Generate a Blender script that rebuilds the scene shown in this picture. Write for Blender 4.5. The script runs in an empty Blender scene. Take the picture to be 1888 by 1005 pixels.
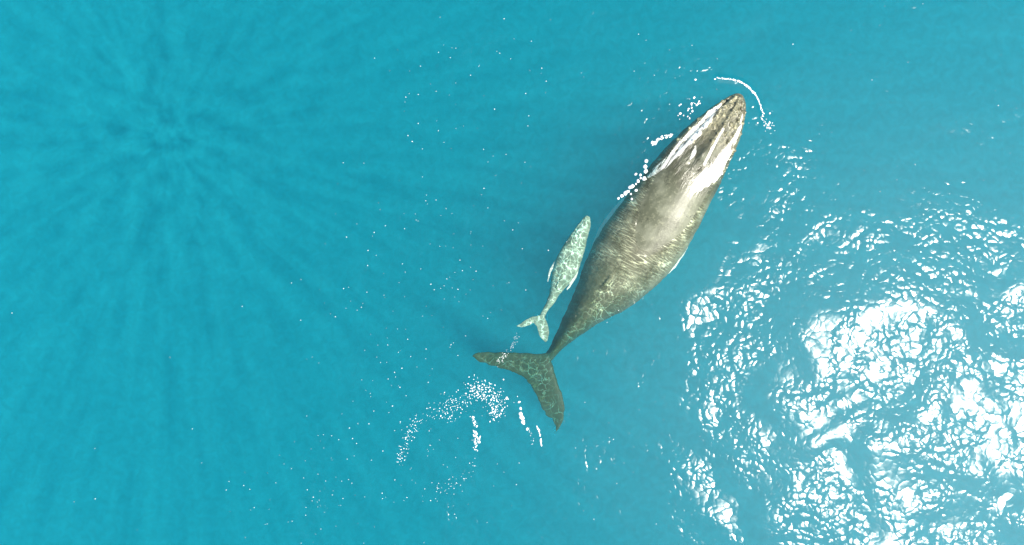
import bpy, bmesh, math, random
import numpy as np
from mathutils import Vector, noise as mnoise

# ---------------------------------------------------------------- camera, world, sun, exposure
sc = bpy.context.scene
COL = sc.collection
ALT = 25.0                                   # drone height above the sea
FPX = 1258.0                                 # focal length in photo pixels (24 mm on 36 mm, 1888 px wide)
cam = bpy.data.objects.new('camera', bpy.data.cameras.new('camera'))
COL.objects.link(cam)
cam.location = (0, 0, ALT)
cam.data.lens = 24
CX, CY = 1005.0, 510.0                       # photo pixel straight below the drone
cam.data.shift_x = -(CX - 944) / 1888
cam.data.shift_y = (CY - 502.5) / 1888
cam.data.clip_end = 1000
sc.camera = cam

SUN_EL = 59.5
sun_dir = Vector((.937, -.35, 0)).normalized() * math.cos(math.radians(SUN_EL))
sun_dir.z = math.sin(math.radians(SUN_EL))
world = bpy.data.worlds.new('World')
sc.world = world
world.use_nodes = True
wn = world.node_tree
sky = wn.nodes.new('ShaderNodeTexSky')
sky.sky_type = 'NISHITA'
sky.sun_disc = False
sky.sun_elevation = math.radians(SUN_EL)
sky.sun_rotation = math.atan2(sun_dir.x, sun_dir.y)
wn.links.new(sky.outputs[0], wn.nodes['Background'].inputs[0])
wn.nodes['Background'].inputs[1].default_value = .1

SL = bpy.data.lights.new('sun', 'SUN')
SL.energy = 4.8
SL.angle = math.radians(.5)
SL.color = (1, .94, .82)
sun = bpy.data.objects.new('sun', SL)
COL.objects.link(sun)
sun.rotation_euler = sun_dir.to_track_quat('Z', 'Y').to_euler()

sc.view_settings.view_transform = 'Standard'
sc.view_settings.look = 'None'
sc.view_settings.exposure = .95
sc.cycles.max_bounces = 10
sc.cycles.volume_bounces = 2
sc.cycles.transparent_max_bounces = 12
sc.cycles.use_denoising = True
sc.cycles.volume_step_rate = .32

rng = np.random.RandomState(7)
random.seed(7)


def W(px, py, z=0.0):
    """photo pixel -> point of the plane at height z"""
    s = (ALT - z) / FPX
    return ((px - CX) * s, (CY - py) * s, z)


# ---------------------------------------------------------------- materials
class NT:
    def __init__(self, name):
        self.m = bpy.data.materials.new(name)
        self.m.use_nodes = True
        self.t = self.m.node_tree
        self.t.nodes.clear()
        self.out = self.n('OutputMaterial')

    def n(self, kind, **kw):
        x = self.t.nodes.new('ShaderNode' + kind)
        for k, v in kw.items():
            setattr(x, k, v)
        return x

    def l(self, a, b):
        self.t.links.new(a, b)

    def val(self, sock, v):
        if hasattr(v, 'links') or hasattr(v, 'is_linked'):
            self.l(v, sock)
        else:
            sock.default_value = v

    def math(self, op, a, b=0.0, c=None, clamp=False):
        x = self.n('Math', operation=op, use_clamp=clamp)
        self.val(x.inputs[0], a)
        self.val(x.inputs[1], b)
        if c is not None:
            self.val(x.inputs[2], c)
        return x.outputs[0]

    def noise(self, vec, scale, detail=2.0, rough=.5, dist=0.0):
        x = self.n('TexNoise')
        if vec is not None:
            self.l(vec, x.inputs['Vector'])
        x.inputs['Scale'].default_value = scale
        x.inputs['Detail'].default_value = detail
        x.inputs['Roughness'].default_value = rough
        x.inputs['Distortion'].default_value = dist
        return x.outputs['Fac']

    def remap(self, v, a, b, c, d, smooth=False):
        x = self.n('MapRange')
        if smooth:
            x.interpolation_type = 'SMOOTHSTEP'
        self.val(x.inputs[0], v)
        for i, q in enumerate((a, b, c, d)):
            self.val(x.inputs[i + 1], q)
        return x.outputs[0]

    def aligned(self, vec, deg, along, across, up):
        """coordinates measured along a heading, so that noise can be drawn out along it"""
        c, s_ = math.cos(math.radians(deg)), math.sin(math.radians(deg))
        cb = self.n('CombineXYZ')
        for i, v in enumerate(((c * along, s_ * along, 0), (-s_ * across, c * across, 0), (0, 0, up))):
            d = self.n('VectorMath', operation='DOT_PRODUCT')
            self.l(vec, d.inputs[0])
            d.inputs[1].default_value = v
            self.l(d.outputs['Value'], cb.inputs[i])
        return cb.outputs[0]

    def mixc(self, f, a, b):
        x = self.n('Mix', data_type='RGBA')
        self.val(x.inputs[0], f)
        self.val(x.inputs[6], a)
        self.val(x.inputs[7], b)
        return x.outputs[2]


DOME = .030


# ---- sea water: rippled mirror-and-glass surface over a scattering, faintly streaked body
def water_material():
    M = NT('sea_water')
    pos = M.n('NewGeometry').outputs['Position']
    sep = M.n('SeparateXYZ')
    M.l(pos, sep.inputs[0])
    X, Y = sep.outputs[0], sep.outputs[1]

    def gauss(px, py, rx, ry, ang=0.0):
        cx, cy, _ = W(px, py)
        rx *= ALT / FPX
        ry *= ALT / FPX
        ca, sa = math.cos(ang), math.sin(ang)
        dx = M.math('SUBTRACT', X, cx)
        dy = M.math('SUBTRACT', Y, cy)
        u = M.math('DIVIDE', M.math('ADD', M.math('MULTIPLY', dx, ca), M.math('MULTIPLY', dy, sa)), rx)
        v = M.math('DIVIDE', M.math('SUBTRACT', M.math('MULTIPLY', dy, ca), M.math('MULTIPLY', dx, sa)), ry)
        r2 = M.math('ADD', M.math('MULTIPLY', u, u), M.math('MULTIPLY', v, v))
        return M.math('EXPONENT', M.math('MULTIPLY', r2, -1.0))

    # wind patches: where the small ripples are steep and where the water lies smooth
    patch = M.remap(M.noise(pos, .38, 3, .6, .8), .42, .60, .25, 1.0, True)
    # water churned beside the swimming head and over the flukes
    churn = M.math('ADD', gauss(1235, 250, 120, 55, math.radians(52)), M.math('MULTIPLY', gauss(1420, 290, 110, 60, math.radians(-30)), .7))
    churn = M.math('ADD', churn, M.math('MULTIPLY', gauss(930, 770, 60, 60), .5))
    amp = M.math('ADD', patch, M.math('MULTIPLY', churn, .75))
    chop = M.noise(pos, 1.9, 1.2, .5, .3)
    chip = M.noise(pos, 4.4, 1.0, .5, .0)
    swell = M.noise(pos, .28, 1.6, .5, .3)
    h = M.math('ADD', M.math('MULTIPLY', chop, .012), M.math('MULTIPLY', chip, .016))
    # small rounded wavelets: each shows the sun once, as one round sparkle
    wv = M.n('TexNoise')
    wv.inputs['Scale'].default_value = 1.7
    wv.inputs['Detail'].default_value = 2
    M.l(pos, wv.inputs['Vector'])
    ws = M.n('VectorMath', operation='SCALE')
    M.l(wv.outputs['Color'], ws.inputs[0])
    ws.inputs['Scale'].default_value = .5
    wp = M.n('VectorMath', operation='ADD')
    M.l(pos, wp.inputs[0])
    M.l(ws.outputs[0], wp.inputs[1])
    cell = M.n('TexVoronoi', feature='F1', voronoi_dimensions='2D')
    M.l(wp.outputs[0], cell.inputs['Vector'])
    cell.inputs['Scale'].default_value = 4.0
    dome = M.math('MULTIPLY', M.math('MULTIPLY', cell.outputs['Distance'], cell.outputs['Distance']), -DOME)
    h = M.math('ADD', h, dome)
    h = M.math('ADD', M.math('MULTIPLY', h, amp), M.math('MULTIPLY', swell, .60))
    # the sea lies calmer ahead of the whales, towards the far right corner
    h = M.math('MULTIPLY', h, M.math('SUBTRACT', 1.0, M.math('MULTIPLY', gauss(1760, 130, 420, 230), .6)))
    # and in the slick the whales leave beside and behind them
    h = M.math('MULTIPLY', h, M.math('SUBTRACT', 1.0, M.math('MULTIPLY', gauss(900, 600, 390, 420), .55)))
    bump = M.n('Bump')
    bump.inputs['Strength'].default_value = 1
    bump.inputs['Distance'].default_value = 1.0
    M.l(h, bump.inputs['Height'])

    sharp = M.n('BsdfGlossy')
    sharp.distribution = 'BECKMANN'
    sharp.inputs['Roughness'].default_value = .225
    M.l(bump.outputs[0], sharp.inputs['Normal'])
    soft = M.n('BsdfGlossy')
    soft.distribution = 'BECKMANN'
    soft.inputs['Roughness'].default_value = .44
    gm = M.n('MixShader')
    gm.inputs[0].default_value = .30
    M.l(sharp.outputs[0], gm.inputs[1])
    M.l(soft.outputs[0], gm.inputs[2])
    fr = M.n('Fresnel')
    fr.inputs[0].default_value = 1.33
    # net of bright sun lines over the animals, painted into the surface's transparent colour
    net_at = M.n('Attribute', attribute_name='painted_net')
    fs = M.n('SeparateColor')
    M.l(net_at.outputs['Color'], fs.inputs[0])
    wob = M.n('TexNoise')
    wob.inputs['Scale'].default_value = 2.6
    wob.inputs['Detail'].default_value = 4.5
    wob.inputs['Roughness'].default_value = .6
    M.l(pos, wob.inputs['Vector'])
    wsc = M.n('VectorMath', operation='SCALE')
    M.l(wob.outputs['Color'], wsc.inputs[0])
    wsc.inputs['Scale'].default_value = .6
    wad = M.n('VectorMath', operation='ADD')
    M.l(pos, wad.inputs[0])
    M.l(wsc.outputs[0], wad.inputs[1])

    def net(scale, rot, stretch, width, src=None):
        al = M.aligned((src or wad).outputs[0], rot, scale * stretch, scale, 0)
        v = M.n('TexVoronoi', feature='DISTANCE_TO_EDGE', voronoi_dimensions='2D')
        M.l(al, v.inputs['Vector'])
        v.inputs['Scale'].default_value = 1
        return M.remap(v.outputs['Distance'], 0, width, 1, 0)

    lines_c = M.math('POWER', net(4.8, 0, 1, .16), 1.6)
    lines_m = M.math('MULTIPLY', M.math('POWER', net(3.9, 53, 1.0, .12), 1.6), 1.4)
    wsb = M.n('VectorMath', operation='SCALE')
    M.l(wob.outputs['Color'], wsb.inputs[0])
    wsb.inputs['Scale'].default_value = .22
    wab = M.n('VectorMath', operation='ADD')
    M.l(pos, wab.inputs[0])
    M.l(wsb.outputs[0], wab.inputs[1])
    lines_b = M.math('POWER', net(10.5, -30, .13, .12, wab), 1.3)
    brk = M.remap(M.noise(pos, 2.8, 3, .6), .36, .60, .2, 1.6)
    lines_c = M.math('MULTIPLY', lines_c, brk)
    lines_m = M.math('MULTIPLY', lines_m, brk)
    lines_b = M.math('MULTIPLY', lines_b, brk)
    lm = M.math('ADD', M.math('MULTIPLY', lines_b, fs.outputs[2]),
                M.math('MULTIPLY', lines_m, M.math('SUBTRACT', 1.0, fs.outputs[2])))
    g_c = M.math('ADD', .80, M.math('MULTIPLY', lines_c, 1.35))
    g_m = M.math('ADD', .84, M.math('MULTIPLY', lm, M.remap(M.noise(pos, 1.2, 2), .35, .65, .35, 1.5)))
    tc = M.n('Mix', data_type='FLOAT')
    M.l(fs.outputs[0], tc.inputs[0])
    M.l(M.remap(M.noise(pos, 3.0, 4, .6, .5), .33, .67, .93, 1.04), tc.inputs[2])  # faint light ripple of the open sea, put into the transparent colour
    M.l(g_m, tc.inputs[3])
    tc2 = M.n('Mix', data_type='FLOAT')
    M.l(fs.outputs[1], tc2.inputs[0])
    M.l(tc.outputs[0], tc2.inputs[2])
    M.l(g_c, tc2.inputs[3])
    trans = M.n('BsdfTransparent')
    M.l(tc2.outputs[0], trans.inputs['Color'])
    surf = M.n('MixShader')
    M.l(fr.outputs[0], surf.inputs[0])
    M.l(trans.outputs[0], surf.inputs[1])
    M.l(gm.outputs[0], surf.inputs[2])
    M.l(surf.outputs[0], M.out.inputs['Surface'])

    # sunbeams in the turbid water: density drawn out along the sun's direction
    q = sun_dir.to_track_quat('Z', 'Y').to_matrix()
    comb = M.n('CombineXYZ')
    for i, (vec, s) in enumerate(((q.col[0], 1), (q.col[1], 1), (sun_dir, .008))):
        d = M.n('VectorMath', operation='DOT_PRODUCT')
        M.l(pos, d.inputs[0])
        d.inputs[1].default_value = Vector(vec) * s
        M.l(d.outputs['Value'], comb.inputs[i])
    beams = M.noise(comb.outputs[0], 1.35, 6, .72)
    dens = M.remap(beams, .34, .66, .065, .19)
    vs = M.n('VolumeScatter')
    vs.inputs['Color'].default_value = (.03, .555, .72, 1)
    M.l(dens, vs.inputs['Density'])
    va = M.n('VolumeAbsorption')
    va.inputs['Color'].default_value = (0.0, .70, .80, 1)
    va.inputs['Density'].default_value = .16
    add = M.n('AddShader')
    M.l(vs.outputs[0], add.inputs[0])
    M.l(va.outputs[0], add.inputs[1])
    M.l(add.outputs[0], M.out.inputs['Volume'])
    return M.m


def skin_material(name, dark, mid, pale, rough, calf=False):
    M = NT(name)
    pos = M.n('NewGeometry').outputs['Position']
    paint = M.n('Attribute', attribute_name='paint')      # r: white flipper, g: barnacle/tubercle crust, b: scuffed head
    sp = M.n('SeparateColor')
    M.l(paint.outputs['Color'], sp.inputs[0])
    big = M.noise(pos, 1.1 if not calf else 2.5, 4, .6)
    fine = M.noise(pos, 9, 5, .65)
    col = M.mixc(M.remap(big, .38, .62, 0, 1, True), (*dark, 1), (*mid, 1))
    col = M.mixc(M.remap(fine, .52, .72, 0, .55), col, (*pale, 1))
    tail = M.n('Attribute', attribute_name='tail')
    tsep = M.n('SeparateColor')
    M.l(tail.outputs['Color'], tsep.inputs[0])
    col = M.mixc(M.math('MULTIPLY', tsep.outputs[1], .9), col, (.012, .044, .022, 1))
    # the head is darker than the back, blotched
    hd = M.math('MULTIPLY', sp.outputs[2], M.remap(M.noise(pos, 3.2, 4, .6), .40, .60, .85, .30))
    col = M.mixc(hd, col, (dark[0] * .62, dark[1] * .55, dark[2] * .45, 1))
    # thin dark scratches and scars
    vn = M.n('TexVoronoi', feature='DISTANCE_TO_EDGE')
    wv = M.n('VectorMath', operation='ADD')
    nz = M.n('TexNoise')
    nz.inputs['Scale'].default_value = 2.3
    nz.inputs['Detail'].default_value = 4
    M.l(pos, nz.inputs['Vector'])
    M.l(pos, wv.inputs[0])
    M.l(nz.outputs['Color'], wv.inputs[1])
    M.l(wv.outputs[0], vn.inputs['Vector'])
    vn.inputs['Scale'].default_value = 1.7
    gate = M.remap(M.noise(pos, 1.3, 2), .50, .56, 0, 1)
    scar = M.math('MULTIPLY', M.remap(vn.outputs['Distance'], 0, .028, .8, 0), gate)
    col = M.mixc(scar, col, (dark[0] * .35, dark[1] * .35, dark[2] * .35, 1))
    col = M.mixc(sp.outputs[0], col, (.72, .74, .70, 1))
    crust = M.math('MULTIPLY', sp.outputs[1], M.remap(M.noise(pos, 14, 4, .7), .42, .58, 0, 1))
    col = M.mixc(crust, col, (.36, .335, .20, 1))
    run = M.noise(M.aligned(pos, 55, .22, 1, 1), 7, 5, .6, .8)
    groove = M.math('MULTIPLY', M.remap(run, .50, .36, 0, .85), sp.outputs[2])
    col = M.mixc(groove, col, (dark[0] * .5, dark[1] * .45, dark[2] * .4, 1))
    rill = M.math('MULTIPLY', M.remap(run, .58, .66, 0, .8), M.math('MULTIPLY', sp.outputs[2], sp.outputs[1]))
    col = M.mixc(rill, col, (.5, .46, .28, 1))
    p = M.n('BsdfPrincipled')
    M.l(col, p.inputs['Base Color'])
    p.inputs['Roughness'].default_value = rough
    M.l(M.remap(tsep.outputs[0], 0, .35, .45, .06), p.inputs['Specular IOR Level'])    # wet skin shines in air, hardly under water
    # film of water on the head: steep little runnels that follow the body
    h = M.math('ADD', M.math('MULTIPLY', fine, .006),
               M.math('MULTIPLY', M.math('MULTIPLY', run, sp.outputs[2]), .055))
    bump = M.n('Bump')
    bump.inputs['Strength'].default_value = 1
    bump.inputs['Distance'].default_value = 1
    M.l(h, bump.inputs['Height'])
    M.l(bump.outputs[0], p.inputs['Normal'])
    M.l(bump.outputs[0], p.inputs['Coat Normal'])
    M.l(M.math('MULTIPLY', sp.outputs[2], .9), p.inputs['Coat Weight'])
    p.inputs['Coat Roughness'].default_value = .22
    p.inputs['Coat IOR'].default_value = 1.33
    M.l(p.outputs[0], M.out.inputs['Surface'])
    return M.m


def foam_glint_material():
    M = NT('foam')  # white of the foam, also of the blobs that imitate sun glints
    p = M.n('BsdfPrincipled')
    p.inputs['Base Color'].default_value = (.82, .84, .84, 1)
    p.inputs['Roughness'].default_value = .35
    M.l(p.outputs[0], M.out.inputs['Surface'])
    return M.m


M_WATER = water_material()
M_MOTHER = skin_material('mother_skin', (.080, .088, .054), (.150, .160, .110), (.26, .265, .175), .44)
M_CALF = skin_material('calf_skin', (.12, .18, .13), (.21, .29, .22), (.36, .44, .37), .5, True)
M_FOAM_GLINT = foam_glint_material()


def mesh_obj(name, verts, faces, mat, smooth=True):
    me = bpy.data.meshes.new(name)
    me.from_pydata([tuple(v) for v in verts], [], faces)
    me.validate()
    if smooth:
        me.shade_smooth()
    o = bpy.data.objects.new(name, me)
    COL.objects.link(o)
    me.materials.append(mat)
    return o


# ---------------------------------------------------------------- the sea
BOW = [W(*p)[:2] for p in ((1322, 144), (1350, 147), (1368, 153), (1384, 165), (1396, 180), (1402, 196), (1408, 214), (1414, 232))]


def seg_dist(X, Y, pts):
    D = np.full(X.shape, 1e9)
    for (ax, ay), (bx, by) in zip(pts[:-1], pts[1:]):
        vx, vy = bx - ax, by - ay
        t = np.clip(((X - ax) * vx + (Y - ay) * vy) / (vx * vx + vy * vy), 0, 1)
        D = np.minimum(D, np.hypot(X - ax - t * vx, Y - ay - t * vy))
    return D


def build_sea():
    st = .08
    xs = np.concatenate([[-90, -60, -40, -30], np.arange(-21, 21, st), [30, 40, 60, 90]])
    ys = np.concatenate([[-70, -45, -30, -20], np.arange(-12, 12, st), [20, 30, 45, 70]])
    X, Y = np.meshgrid(xs, ys)
    Z = np.zeros_like(X)
    d = seg_dist(X, Y, BOW)                           # the thin bow wave ahead of the snout
    Z += .035 * np.exp(-(d / .07) ** 2)
    ny, nx = X.shape
    V = np.stack([X, Y, Z], -1).reshape(-1, 3)
    idx = np.arange(nx * ny).reshape(ny, nx)
    F = np.stack([idx[:-1, :-1], idx[:-1, 1:], idx[1:, 1:], idx[1:, :-1]], -1).reshape(-1, 4).tolist()
    V = V.tolist()
    b = len(V)
    H = -22.0
    V += [(-90, -70, H), (90, -70, H), (90, 70, H), (-90, 70, H)]
    F.append([b + 3, b + 2, b + 1, b])
    F.append([b, b + 1] + idx[0, ::-1].tolist())
    F.append([b + 1, b + 2] + idx[::-1, -1].tolist())
    F.append([b + 2, b + 3] + idx[-1, :].tolist())
    F.append([b + 3, b] + idx[:, 0].tolist())
    o = mesh_obj('water', V, F, M_WATER)
    for p in o.data.polygons[-5:]:
        p.use_smooth = False
    # where the painted light net lies over the animals: r adult, g calf, b long cross-lines of the adult's back
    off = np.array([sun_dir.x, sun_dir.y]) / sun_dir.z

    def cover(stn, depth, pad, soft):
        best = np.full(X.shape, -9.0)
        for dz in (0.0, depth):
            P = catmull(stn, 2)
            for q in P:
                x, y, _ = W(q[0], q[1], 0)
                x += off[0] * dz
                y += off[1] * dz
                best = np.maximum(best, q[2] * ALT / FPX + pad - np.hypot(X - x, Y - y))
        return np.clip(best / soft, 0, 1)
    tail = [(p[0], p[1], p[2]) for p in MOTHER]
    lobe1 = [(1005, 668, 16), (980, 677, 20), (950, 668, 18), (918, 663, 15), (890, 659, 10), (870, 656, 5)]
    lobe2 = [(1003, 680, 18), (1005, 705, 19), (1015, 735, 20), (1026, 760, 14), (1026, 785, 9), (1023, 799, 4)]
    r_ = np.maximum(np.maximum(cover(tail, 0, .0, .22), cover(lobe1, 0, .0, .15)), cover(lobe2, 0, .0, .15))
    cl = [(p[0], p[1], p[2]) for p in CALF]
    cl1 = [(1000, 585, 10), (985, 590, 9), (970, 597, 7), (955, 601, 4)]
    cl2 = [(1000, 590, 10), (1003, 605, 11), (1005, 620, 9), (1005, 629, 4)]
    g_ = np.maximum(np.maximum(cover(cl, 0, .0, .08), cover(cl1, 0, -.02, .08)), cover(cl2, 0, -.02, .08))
    # the painted net is dimmed on the tail side turned from the sun
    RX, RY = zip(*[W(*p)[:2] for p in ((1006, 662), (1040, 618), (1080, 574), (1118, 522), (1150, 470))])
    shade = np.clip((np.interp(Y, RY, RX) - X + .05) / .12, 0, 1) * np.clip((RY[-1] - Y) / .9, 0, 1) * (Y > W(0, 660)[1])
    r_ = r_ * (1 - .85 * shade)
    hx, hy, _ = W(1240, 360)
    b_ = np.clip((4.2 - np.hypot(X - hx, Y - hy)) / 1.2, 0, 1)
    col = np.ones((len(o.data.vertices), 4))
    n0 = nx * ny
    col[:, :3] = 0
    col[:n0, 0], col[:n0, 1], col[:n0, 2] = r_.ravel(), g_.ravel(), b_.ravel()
    at = o.data.color_attributes.new('painted_net', 'FLOAT_COLOR', 'POINT')
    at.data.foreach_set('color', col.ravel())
    o['kind'] = 'structure'
    return o



# ---------------------------------------------------------------- whales
def catmull(P, n):
    P = np.array(P, float)
    P = np.vstack([2 * P[0] - P[1], P, 2 * P[-1] - P[-2]])
    out = []
    for i in range(1, len(P) - 2):
        for t in np.linspace(0, 1, n, endpoint=False):
            a, b, c, d = P[i - 1], P[i], P[i + 1], P[i + 2]
            out.append(.5 * ((2 * b) + (-a + c) * t + (2 * a - 5 * b + 4 * c - d) * t * t + (-a + 3 * b - 3 * c + d) * t ** 3))
    out.append(P[-2])
    return np.array(out)


def loft_body(stations, head_fn=None, n=6, seg=48):
    """stations: px, py, half width px, top z, height above the widest line, depth below it, sharpness"""
    S = catmull(stations, n)
    S[:, 2] = np.maximum(S[:, 2], 1)
    C = []
    for s in S:
        zc = s[3] - s[4]
        x, y, _ = W(s[0], s[1], zc)
        C.append((x, y, zc, s[2] * (ALT - zc) / FPX, s[4], s[5], s[6]))
    C = np.array(C)
    T = np.gradient(C[:, :2], axis=0)
    T /= np.linalg.norm(T, axis=1)[:, None]
    L = np.concatenate([[0], np.cumsum(np.linalg.norm(np.diff(C[:, :2], axis=0), axis=1))])
    V, F = [], []
    for i, c in enumerate(C):
        nx_, ny_ = -T[i, 1], T[i, 0]
        for j in range(seg):
            a = 2 * math.pi * j / seg
            u = math.cos(a)
            sn = math.sin(a)
            if sn >= 0:
                z = c[4] * (sn ** c[6])
            else:
                z = -c[5] * ((-sn) ** 1.0)
            if head_fn and sn >= 0:
                z += head_fn(L[i], u)
            V.append((c[0] + nx_ * u * c[3], c[1] + ny_ * u * c[3], c[2] + z))
    for i in range(len(C) - 1):
        for j in range(seg):
            k = (j + 1) % seg
            F.append((i * seg + j, i * seg + k, (i + 1) * seg + k, (i + 1) * seg + j))
    F.append(tuple(range(seg))[::-1])
    F.append(tuple((len(C) - 1) * seg + j for j in range(seg)))
    return V, F, C, L


def wing(pairs, n=6, seg=14):
    """pairs: leading px,py, trailing px,py, z, thickness.  A lens-sectioned blade (fluke lobe or flipper)."""
    P = catmull(pairs, n)
    V, F = [], []
    m = 2 * seg
    for p in P:
        a = Vector(W(p[0], p[1], p[4]))
        b = Vector(W(p[2], p[3], p[4]))
        th = max(p[5], .012)
        for j in range(m):
            ang = 2 * math.pi * j / m
            t = .5 - .5 * math.cos(ang)
            prof = math.sin(ang)
            prof = math.copysign(abs(prof) ** .8, prof) * (1.15 - .6 * t)
            q = a.lerp(b, t)
            V.append((q.x, q.y, q.z + prof * th * .5))
    for i in range(len(P) - 1):
        for j in range(m):
            k = (j + 1) % m
            F.append((i * m + j, i * m + k, (i + 1) * m + k, (i + 1) * m + j))
    F.append(tuple(range(m))[::-1])
    F.append(tuple((len(P) - 1) * m + j for j in range(m)))
    return V, F


def ball(c, r, squash=(1, 1, 1)):
    bm = bmesh.new()
    bmesh.ops.create_icosphere(bm, subdivisions=2, radius=1)
    V = [(c[0] + v.co.x * r * squash[0], c[1] + v.co.y * r * squash[1], c[2] + v.co.z * r * squash[2]) for v in bm.verts]
    bm.verts.index_update()
    F = [tuple(v.index for v in f.verts) for f in bm.faces]
    bm.free()
    return V, F


def fuse(name, pieces, voxel, mat, smooth_iter):
    V, F = [], []
    for v, f in pieces:
        b = len(V)
        V += list(v)
        F += [tuple(i + b for i in q) for q in f]
    me = bpy.data.meshes.new('tmp')
    me.from_pydata(V, [], F)
    bm = bmesh.new()
    bm.from_mesh(me)
    bmesh.ops.recalc_face_normals(bm, faces=bm.faces)
    bm.to_mesh(me)
    bm.free()
    o = bpy.data.objects.new('tmp', me)
    COL.objects.link(o)
    md = o.modifiers.new('r', 'REMESH')
    md.mode = 'VOXEL'
    md.voxel_size = voxel
    sm = o.modifiers.new('s', 'SMOOTH')
    sm.iterations = smooth_iter
    sm.factor = .5
    dg = bpy.context.evaluated_depsgraph_get()
    res = bpy.data.meshes.new_from_object(o.evaluated_get(dg))
    bpy.data.objects.remove(o)
    out = bpy.data.objects.new(name, res)
    COL.objects.link(out)
    n = len(res.vertices)
    for v in res.vertices:
        deep = min(1.0, max(0.0, (-v.co.z + .05) / .5))
        if deep > 0:
            w = mnoise.noise_vector(Vector((v.co.x * 3.1, v.co.y * 3.1, .7)))
            w2 = mnoise.noise_vector(Vector((v.co.x * 8.0, v.co.y * 8.0, 4.7)))
            v.co.x += (w.x * .030 + w2.x * .014) * deep
            v.co.y += (w.y * .030 + w2.y * .014) * deep
    res.materials.clear()
    res.materials.append(mat)
    res.shade_smooth()
    return out


def paint(o, fn, name='paint'):
    me = o.data
    n = len(me.vertices)
    co = np.empty(n * 3)
    me.vertices.foreach_get('co', co)
    co = co.reshape(-1, 3)
    rgb = fn(co)
    col = np.ones((n, 4))
    col[:, :3] = np.clip(rgb, 0, 1)
    at = me.color_attributes.new(name, 'FLOAT_COLOR', 'POINT')
    at.data.foreach_set('color', col.ravel())


def line_dist(co, pts):
    P = [W(*p) for p in pts]
    D = np.full(len(co), 1e9)
    for a, b in zip(P[:-1], P[1:]):
        a = np.array(a)
        b = np.array(b)
        v = b - a
        t = np.clip((co - a) @ v / (v @ v), 0, 1)
        D = np.minimum(D, np.linalg.norm(co - a - t[:, None] * v, axis=1))
    return D


MOTHER = [  # px, py, half width px, top z, height, depth, sharpness
    (1365, 175, 5, -.02, .10, .12, 1.0),
    (1362, 180, 12, .05, .20, .25, .9),
    (1355, 193, 22, .10, .30, .45, .8),
    (1342, 214, 33, .16, .42, .7, .75),
    (1319, 248, 46, .22, .60, .95, .8),
    (1288, 290, 57, .28, .80, 1.15, .9),
    (1255, 338, 65, .30, .98, 1.3, 1.0),
    (1223, 389, 71, .27, 1.10, 1.4, 1.0),
    (1198, 427, 74, .14, 1.12, 1.4, 1.0),
    (1163, 473, 72, -.04, 1.12, 1.3, 1.05),
    (1121, 526, 58, -.16, 1.15, 1.0, 1.3),
    (1087, 564, 38, -.26, 1.10, .8, 1.5),
    (1050, 608, 21, -.38, .80, .5, 1.6),
    (1023, 643, 10, -.52, .40, .26, 1.5),
    (1004, 668, 8, -.68, .14, .14, 1.2),
    (990, 690, 6, -.73, .08, .08, 1.0)]


def rostrum(L, u):
    w = max(0, min(1, (L - .05) / .4)) * max(0, min(1, (3.6 - L) / 1.0))
    z = .11 * math.exp(-(u / .12) ** 2) * w                                   # median ridge
    z -= .12 * math.exp(-((abs(u) - .70) / .08) ** 2) * w                      # groove along the lip
    z += .05 * math.exp(-((abs(u) - .56) / .08) ** 2) * w
    b = math.exp(-((L - 2.75) / .28) ** 2)
    z += .13 * b * math.exp(-(u / .22) ** 2)                                   # splash guard before the blowholes
    c = math.exp(-((L - 3.15) / .22) ** 2)
    z -= .17 * c * math.exp(-((abs(u) - .09) / .045) ** 2)                     # two blowhole slits
    z += .05 * c * math.exp(-((abs(u) - .19) / .06) ** 2)
    return z


mv, mf, MC, ML = loft_body(MOTHER, rostrum)
pieces = [(mv, mf)]
# flukes
FZ = -.70
pieces.append(wing([(1012, 652, 976, 708, FZ, .26), (995, 652, 962, 694, FZ + .02, .20), (956, 650, 942, 685, FZ + .06, .13),
                    (918, 649, 917, 678, FZ + .12, .09), (890, 649, 890, 669, FZ + .16, .06), (875, 652, 876, 664, FZ + .18, .04),
                    (868, 656, 868, 658, FZ + .18, .02)]))
pieces.append(wing([(1012, 652, 976, 704, FZ, .26), (1020, 678, 981, 714, FZ, .20), (1027, 702, 990, 731, FZ, .14),
                    (1036, 726, 999, 754, FZ - .03, .10), (1041, 748, 1009, 768, FZ - .06, .07), (1040, 768, 1019, 777, FZ - .08, .05),
                    (1034, 786, 1022, 788, FZ - .1, .04), (1025, 799, 1023, 799, FZ - .1, .02)]))
# flippers swept back along the flanks
RFL = [(1274, 398, -1.3), (1265, 430, -1.3), (1252, 463, -1.3), (1232, 494, -1.3), (1204, 518, -1.35)]
LFL = [(1174, 355, -1.3), (1146, 380, -1.5), (1123, 408, -1.6), (1105, 436, -1.7), (1092, 462, -1.8)]


def flipper(line, hw, th):
    pr = []
    for i, (x, y, z) in enumerate(line):
        x0, y0 = line[max(i - 1, 0)][:2]
        x1, y1 = line[min(i + 1, len(line) - 1)][:2]
        L = math.hypot(x1 - x0, y1 - y0)
        nx_, ny_ = -(y1 - y0) / L, (x1 - x0) / L
        w = hw[i]
        pr.append((x + nx_ * w, y + ny_ * w, x - nx_ * w, y - ny_ * w, z, th * (1 - .15 * i)))
    return wing(pr)


pieces.append(flipper(RFL, (9, 12, 12, 9, 4), .22))
pieces.append(flipper(LFL, (8, 9, 9, 7, 2), .2))
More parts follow.
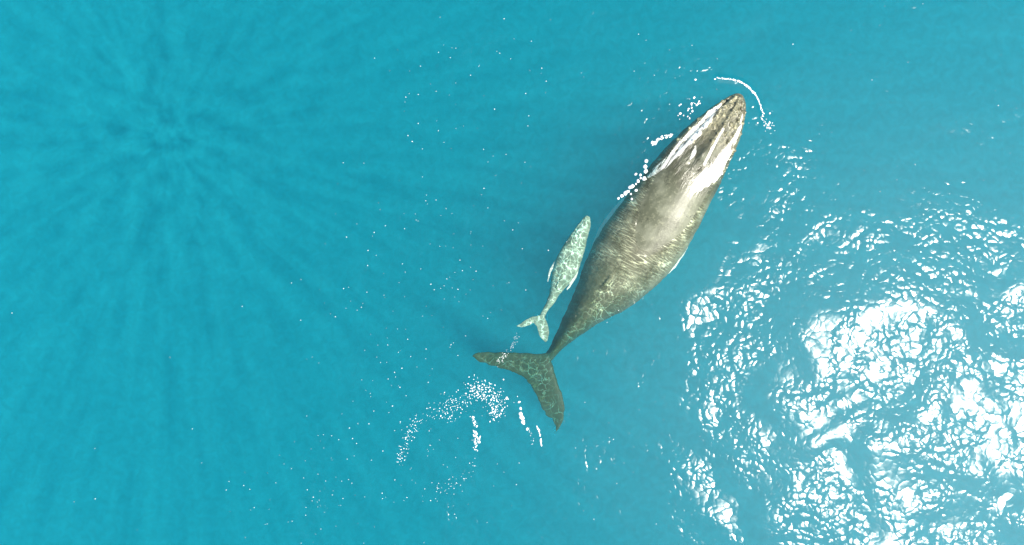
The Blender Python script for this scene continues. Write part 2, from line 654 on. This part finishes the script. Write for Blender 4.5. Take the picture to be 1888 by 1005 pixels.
# low dorsal fin and the knuckles behind it
fx, fy, fz = W(1122, 516, -.2)
fin = []
for i, (dpx, h) in enumerate(((0, .05), (8, .18), (16, .27), (24, .24), (30, .1))):
    x, y, z = W(1130 - dpx * .62, 506 + dpx * .78, -.22 - .012 * i)
    pieces.append(ball((x, y, z - .02), .10, (1.1, 1.1, .9 + h * 4)))
for k in range(7):
    x, y, z = W(1096 - k * 10, 551 + k * 12.5, -.30 - k * .055)
    pieces.append(ball((x, y, z - .03), .085 - k * .006))
# tubercles on the rostrum and along the lower lip
TUB = []
for side in (-1, 1):
    for L0, u in [(.25, .45), (.45, .55), (.7, .5), (.95, .56), (1.2, .5), (1.45, .57), (1.75, .5), (2.05, .56), (2.4, .5),
                  (.5, .86), (.85, .88), (1.2, .9), (1.6, .9), (2.0, .9), (2.5, .9), (.6, .28), (1.1, .25), (1.6, .28)]:
        TUB.append((L0 + rng.uniform(-.05, .05), u * side + rng.uniform(-.03, .03)))
for L0 in (.15, .4, .7, 1.0, 1.35, 1.7, 2.05):
    TUB.append((L0, 0))
TW = []
for L0, u in TUB:
    i = min(int(np.searchsorted(ML, L0)), len(MC) - 2)
    c = MC[i]
    t = MC[i + 1][:2] - MC[i][:2]
    t = t / np.linalg.norm(t)
    z = c[4] * (max(0, 1 - u * u) ** .5) ** c[6] + rostrum(L0, u)
    p = (c[0] - t[1] * u * c[3], c[1] + t[0] * u * c[3], c[2] + z)
    TW.append(p)
    pieces.append(ball(p, rng.uniform(.05, .085), (1, 1, .9)))
mother = fuse('humpback_whale', pieces, .028, M_MOTHER, 2)
TWA = np.array(TW)


def mother_paint(co):
    white = np.clip(1.6 - np.minimum(line_dist(co, RFL), line_dist(co, LFL)) / .22, 0, 1)
    dt = np.full(len(co), 9.0)
    for p in TWA:
        dt = np.minimum(dt, np.linalg.norm(co - p, axis=1))
    crust = np.clip(1.5 - dt / .10, 0, 1)
    hx, hy, _ = W(1365, 178, 0)
    r = np.hypot(co[:, 0] - hx, co[:, 1] - hy)
    crust = np.maximum(crust, np.clip(1.1 - r / 2.2, 0, .5))
    wet = np.clip((4.3 - r) / .9, 0, 1)
    return np.stack([white, crust, wet], 1)


paint(mother, mother_paint)


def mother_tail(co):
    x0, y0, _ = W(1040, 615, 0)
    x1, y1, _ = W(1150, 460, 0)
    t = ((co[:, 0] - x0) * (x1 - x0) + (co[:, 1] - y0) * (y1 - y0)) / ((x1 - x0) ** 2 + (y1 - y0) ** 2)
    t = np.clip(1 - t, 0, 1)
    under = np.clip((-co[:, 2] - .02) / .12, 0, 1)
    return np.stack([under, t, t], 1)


paint(mother, mother_tail, 'tail')
mother['label'] = 'large dark grey adult whale with its barnacled head and back breaking the surface'
mother['category'] = 'whale'

CALF = [
    (1084, 399, 3, -.34, .06, .08, 1.0),
    (1082, 405, 6, -.31, .10, .14, .9),
    (1077, 418, 10, -.30, .15, .22, .9),
    (1067, 438, 14, -.30, .22, .30, .9),
    (1059, 457, 17.5, -.28, .28, .34, 1.0),
    (1050, 477, 19.5, -.28, .31, .36, 1.0),
    (1043, 494, 20, -.30, .31, .36, 1.0),
    (1036, 510, 17, -.34, .28, .32, 1.1),
    (1028, 528, 12, -.40, .23, .25, 1.3),
    (1020, 545, 8, -.46, .18, .18, 1.5),
    (1012, 561, 5.5, -.52, .12, .12, 1.4),
    (1003, 577, 4.5, -.58, .07, .07, 1.2),
    (996, 590, 4, -.6, .04, .04, 1.0)]
CALF = [(a, b, c * 1.12, t - .18, h, d, p) for a, b, c, t, h, d, p in CALF]


def calf_head(L, u):
    w = max(0, min(1, L / .2)) * max(0, min(1, (1.2 - L) / .4))
    return w * (.025 * math.exp(-(u / .15) ** 2) - .025 * math.exp(-((abs(u) - .7) / .1) ** 2))


cv, cf, CC, CL = loft_body(CALF, calf_head)
pieces = [(cv, cf)]
CZ = -.78
pieces.append(wing([(1001, 581, 990, 604, CZ, .08), (991, 581, 984, 597, CZ, .065), (979, 585, 977, 599, CZ + .01, .05),
                    (966, 591, 968, 603, CZ + .02, .04), (956, 598, 959, 604, CZ + .03, .025), (952, 601, 953, 602, CZ + .03, .02)]))
pieces.append(wing([(1003, 581, 989, 602, CZ, .08), (1008, 592, 991, 608, CZ, .065), (1012, 604, 993, 614, CZ, .05),
                    (1013, 615, 996, 621, CZ, .04), (1010, 626, 1001, 627, CZ, .03), (1006, 630, 1004, 630, CZ, .02)]))
CLF = [(1030, 478, -.80), (1021, 488, -.80), (1014, 502, -.81), (1010, 519, -.82)]
CRF = [(1064, 492, -.80), (1062, 504, -.82), (1056, 518, -.83), (1045, 534, -.84)]
pieces.append(flipper(CLF, (3, 3, 2.2, 1), .06))
pieces.append(flipper(CRF, (3, 3.4, 2.8, 1.2), .06))
x, y, z = W(1031, 522, -.37)
for k in range(4):
    x, y, z = W(1033 - k * 2.2, 517 + k * 4.4, -.54 - k * .012)
    pieces.append(ball((x, y, z), .045 + .008 * math.sin(k), (1, 1, 1.2)))
for L0 in (.1, .25, .4, .55, .7):
    for u in (-.5, 0, .5):
        i = min(int(np.searchsorted(CL, L0)), len(CC) - 2)
        c = CC[i]
        t = CC[i + 1][:2] - CC[i][:2]
        t = t / np.linalg.norm(t)
        pieces.append(ball((c[0] - t[1] * u * c[3], c[1] + t[0] * u * c[3], c[2] + c[4] * math.sqrt(1 - u * u)), .024))
calf = fuse('whale_calf', pieces, .014, M_CALF, 2)


def calf_paint(co):
    d = np.minimum(line_dist(co, CLF), line_dist(co, CRF))
    return np.stack([np.clip(1.5 - d / .07, 0, 1) * .45, 0 * d, 0 * d], 1)


paint(calf, calf_paint)
paint(calf, lambda co: np.stack([co[:, 0] * 0 + 1, co[:, 0] * 0, co[:, 0] * 0], 1), 'tail')
calf['label'] = "small pale grey-green calf swimming submerged close against the adult's left flank"
calf['category'] = 'whale calf'


build_sea()

# ---------------------------------------------------------------- foam, bubbles and sun glints built as white blobs
ICO = None


def blobs(name, items, label, cat):
    """items: px, py, z, length m, width m, angle.  Flattened irregular flecks in one mesh, for froth and for imitated sun glints."""
    global ICO
    if ICO is None:
        bm = bmesh.new()
        bmesh.ops.create_icosphere(bm, subdivisions=1, radius=1)
        bm.verts.index_update()
        ICO = (np.array([v.co[:] for v in bm.verts]), np.array([[v.index for v in f.verts] for f in bm.faces]))
        bm.free()
    iv, jf = ICO
    V, F = [], []
    for k, (px, py, z, a, b, ang) in enumerate(items):
        x, y, _ = W(px, py, z)
        v = iv * (1 + rng.uniform(-.22, .22, (len(iv), 1)))
        v = v * np.array([a, b, min(a, b) * .55])
        ca, sa = math.cos(ang), math.sin(ang)
        w = np.stack([v[:, 0] * ca - v[:, 1] * sa + x, v[:, 0] * sa + v[:, 1] * ca + y, v[:, 2] + z], 1)
        F.append(jf + len(iv) * k)
        V.append(w)
    o = mesh_obj(name, np.concatenate(V).tolist(), np.concatenate(F).tolist(), M_FOAM_GLINT)
    o['kind'] = 'stuff'
    o['label'] = label
    o['category'] = cat
    return o


def along(pts, n, spread, lo, hi, asp=1.0, z=.01):
    P = catmull(pts, 8)
    seg = np.diff(P, axis=0)
    L = np.concatenate([[0], np.cumsum(np.hypot(seg[:, 0], seg[:, 1]))])
    out = []
    for _ in range(n):
        s = rng.uniform(0, L[-1])
        i = min(np.searchsorted(L, s, side='right') - 1, len(seg) - 1)
        t = (s - L[i]) / max(L[i + 1] - L[i], 1e-6)
        p = P[i] + seg[i] * t
        sp = spread if np.isscalar(spread) else np.interp(s / L[-1], np.linspace(0, 1, len(spread)), spread)
        q = rng.normal(0, sp, 2)
        r = math.exp(rng.uniform(math.log(lo), math.log(hi)))
        out.append((p[0] + q[0], p[1] + q[1], z, r * asp, r, -math.atan2(seg[i][1], seg[i][0]) + rng.normal(0, .25)))
    return out


# tiny flecks scattered over the sea left of the whales
it = []
for cx, cy, sx, sy, n in ((830, 330, 90, 130, 90), (760, 560, 110, 90, 110), (700, 760, 90, 110, 110), (560, 930, 70, 50, 70),
                          (900, 180, 80, 60, 35), (940, 500, 70, 70, 25), (1000, 900, 200, 70, 45), (1150, 700, 90, 80, 25),
                          (300, 800, 200, 120, 22), (1050, 90, 180, 50, 25), (1650, 200, 160, 120, 40), (760, 860, 50, 60, 40)):
    for _ in range(n):
        if rng.rand() < .3:
            continue
        r = math.exp(rng.uniform(math.log(.006), math.log(.016)))
        it.append((rng.normal(cx, sx), rng.normal(cy, sy), .012, r * rng.uniform(1, 1.8), r, rng.uniform(0, 3.1)))
blobs('foam_flecks', it, 'tiny white flecks scattered over the open water left of the whales', 'foam flecks')

# the swirl of bubbles left by the tail stroke, with imitated sun glints
it = []
it += along([(738, 850), (748, 812), (775, 778), (812, 752), (850, 738)], 170, (4, 7, 9, 8), .006, .022)
it += along([(815, 770), (850, 748), (875, 738), (905, 735)], 90, 10, .007, .024)
it += along([(868, 718), (900, 722), (918, 745), (908, 768)], 260, (6, 13, 11, 6), .007, .028, 1.4)
it += along([(872, 770), (878, 795), (876, 830)], 70, (2, 4, 3), .010, .038, 1.4)
it += along([(880, 850), (865, 868), (820, 900), (790, 925)], 40, 7, .008, .018)
it += along([(958, 755), (965, 778)], 16, 1.4, .03, .07, 1.5)  # streaks of sun glint imitated by white blobs, down to the single blobs below
it += along([(990, 786), (995, 800), (998, 822)], 26, .5, .018, .035, 2.2)
it += [(934, 734, .01, .07, .05, 1.2), (957, 741, .01, .06, .045, .2), (972, 791, .01, .07, .05, 1.3)]
it += along([(975, 790), (985, 822)], 12, 1.5, .008, .02)
it += along([(955, 615), (945, 638), (930, 652)], 40, 2.5, .006, .012)
it += along([(934, 655), (922, 664), (915, 672)], 28, 3.5, .007, .018, 1.3)  # glint cluster on the left fluke, built as white blobs
blobs('foam_swirl_glints', it, 'curling swirl of white bubbles behind the tail flukes, with imitated sun glints', 'foam swirl')

# glint along the crest of the bow wave, imitated by white blobs
it = along([(1322, 144), (1350, 147), (1368, 153), (1384, 165), (1396, 180), (1402, 196), (1408, 214)], 170, .7, .007, .018, 2.6, .035)
it += along([(1352, 147), (1366, 152), (1380, 161), (1390, 172)], 40, .8, .010, .028, 2.2, .035)
it += along([(1405, 215), (1414, 228), (1424, 238)], 34, 5, .015, .05)
it += [(1282, 147, .01, .05, .04, 0), (1318, 146, .01, .04, .03, 0)]
blobs('bow_glint', it, 'thin curved line of white blobs imitating the glint ahead of the adult snout', 'painted glint')

it = []  # sun glints on the waves beside the head, built as white blobs
it += along([(1197, 272), (1210, 260), (1226, 252), (1240, 250)], 40, 1.6, .015, .04, 1.8, .01)
it += along([(1292, 185), (1265, 205), (1255, 225)], 26, 9, .012, .05, 1.3, .01)
it += along([(1190, 300), (1180, 318), (1172, 340), (1144, 365)], 20, 6, .03, .09, 1.1, .01)
blobs('head_glints', it, "scattered white drops of spray left of the adult's head", 'spray')


def wash_material():
    M = NT('white_water')
    pos = M.n('NewGeometry').outputs['Position']
    at = M.n('Attribute', attribute_name='cover')
    c = M.n('SeparateColor')
    M.l(at.outputs['Color'], c.inputs[0])
    streak = M.noise(M.aligned(pos, 54, .20, 1, 1), 9, 6, .68, .5)
    cov = M.remap(M.math('ADD', M.math('MULTIPLY', c.outputs[0], .44), streak), .80, .94, 0, 1)
    p = M.n('BsdfPrincipled')
    p.inputs['Base Color'].default_value = (.86, .85, .76, 1)
    p.inputs['Roughness'].default_value = .3
    b = M.n('Bump')
    b.inputs['Strength'].default_value = .8
    b.inputs['Distance'].default_value = .03
    M.l(streak, b.inputs['Height'])
    M.l(b.outputs[0], p.inputs['Normal'])
    t = M.n('BsdfTransparent')
    mx = M.n('MixShader')
    M.l(cov, mx.inputs[0])
    M.l(t.outputs[0], mx.inputs[1])
    M.l(p.outputs[0], mx.inputs[2])
    M.l(mx.outputs[0], M.out.inputs['Surface'])
    return M.m


def wash(name, bands, label, cat):
    """a thin sheet of white water lying on the skin; bands: list of (px, py, half width px) lines"""
    src = mother.data
    co = np.array([v.co[:] for v in src.vertices])
    no_ = np.array([v.normal[:] for v in src.vertices])
    cv_ = np.zeros(len(co))
    for band in bands:
        P = catmull(band, 6)
        Wp = np.array([W(p[0], p[1], .05)[:2] for p in P])
        hw = P[:, 2] * ALT / FPX
        for a, b, h0, h1 in zip(Wp[:-1], Wp[1:], hw[:-1], hw[1:]):
            v = b - a
            t = np.clip(((co[:, :2] - a) @ v) / max(v @ v, 1e-9), 0, 1)
            d = np.hypot(*(co[:, :2] - a - t[:, None] * v).T)
            h = h0 + (h1 - h0) * t
            cv_ = np.maximum(cv_, np.clip(1.25 - (d / h) ** 2, 0, 1))
    ok = (cv_ > .02) & (no_[:, 2] > .05) & (co[:, 2] > -.55)
    V = co + no_ * .012
    remap = -np.ones(len(co), int)
    remap[ok] = np.arange(ok.sum())
    F = [tuple(int(remap[i]) for i in p.vertices) for p in src.polygons if all(ok[i] for i in p.vertices)]
    o = mesh_obj(name, V[ok].tolist(), F, M_WASH)
    col = np.ones((len(o.data.vertices), 4))
    col[:, 0] = cv_[ok]
    at = o.data.color_attributes.new('cover', 'FLOAT_COLOR', 'POINT')
    at.data.foreach_set('color', col.ravel())
    o['kind'] = 'stuff'
    o['label'] = label
    o['category'] = cat


M_WASH = wash_material()
wash('head_wash', [[(1330, 193, 3), (1312, 208, 8), (1292, 234, 12), (1262, 264, 13), (1240, 288, 11), (1214, 312, 9), (1198, 324, 4)]],
     "streaky white water washing along the left of the adult's head", 'white water')
wash('cheek_wash', [[(1369, 210, 2), (1364, 235, 4), (1352, 260, 8), (1336, 288, 14), (1316, 316, 22), (1292, 336, 18), (1276, 350, 8)],
                    [(1280, 272, 3), (1276, 286, 6), (1270, 296, 2)], [(1330, 240, 3), (1310, 275, 4), (1296, 305, 4)]],  # first short band: a glare spot on the head, painted white
     "streaky white water draining off the right of the adult's head", 'white water')
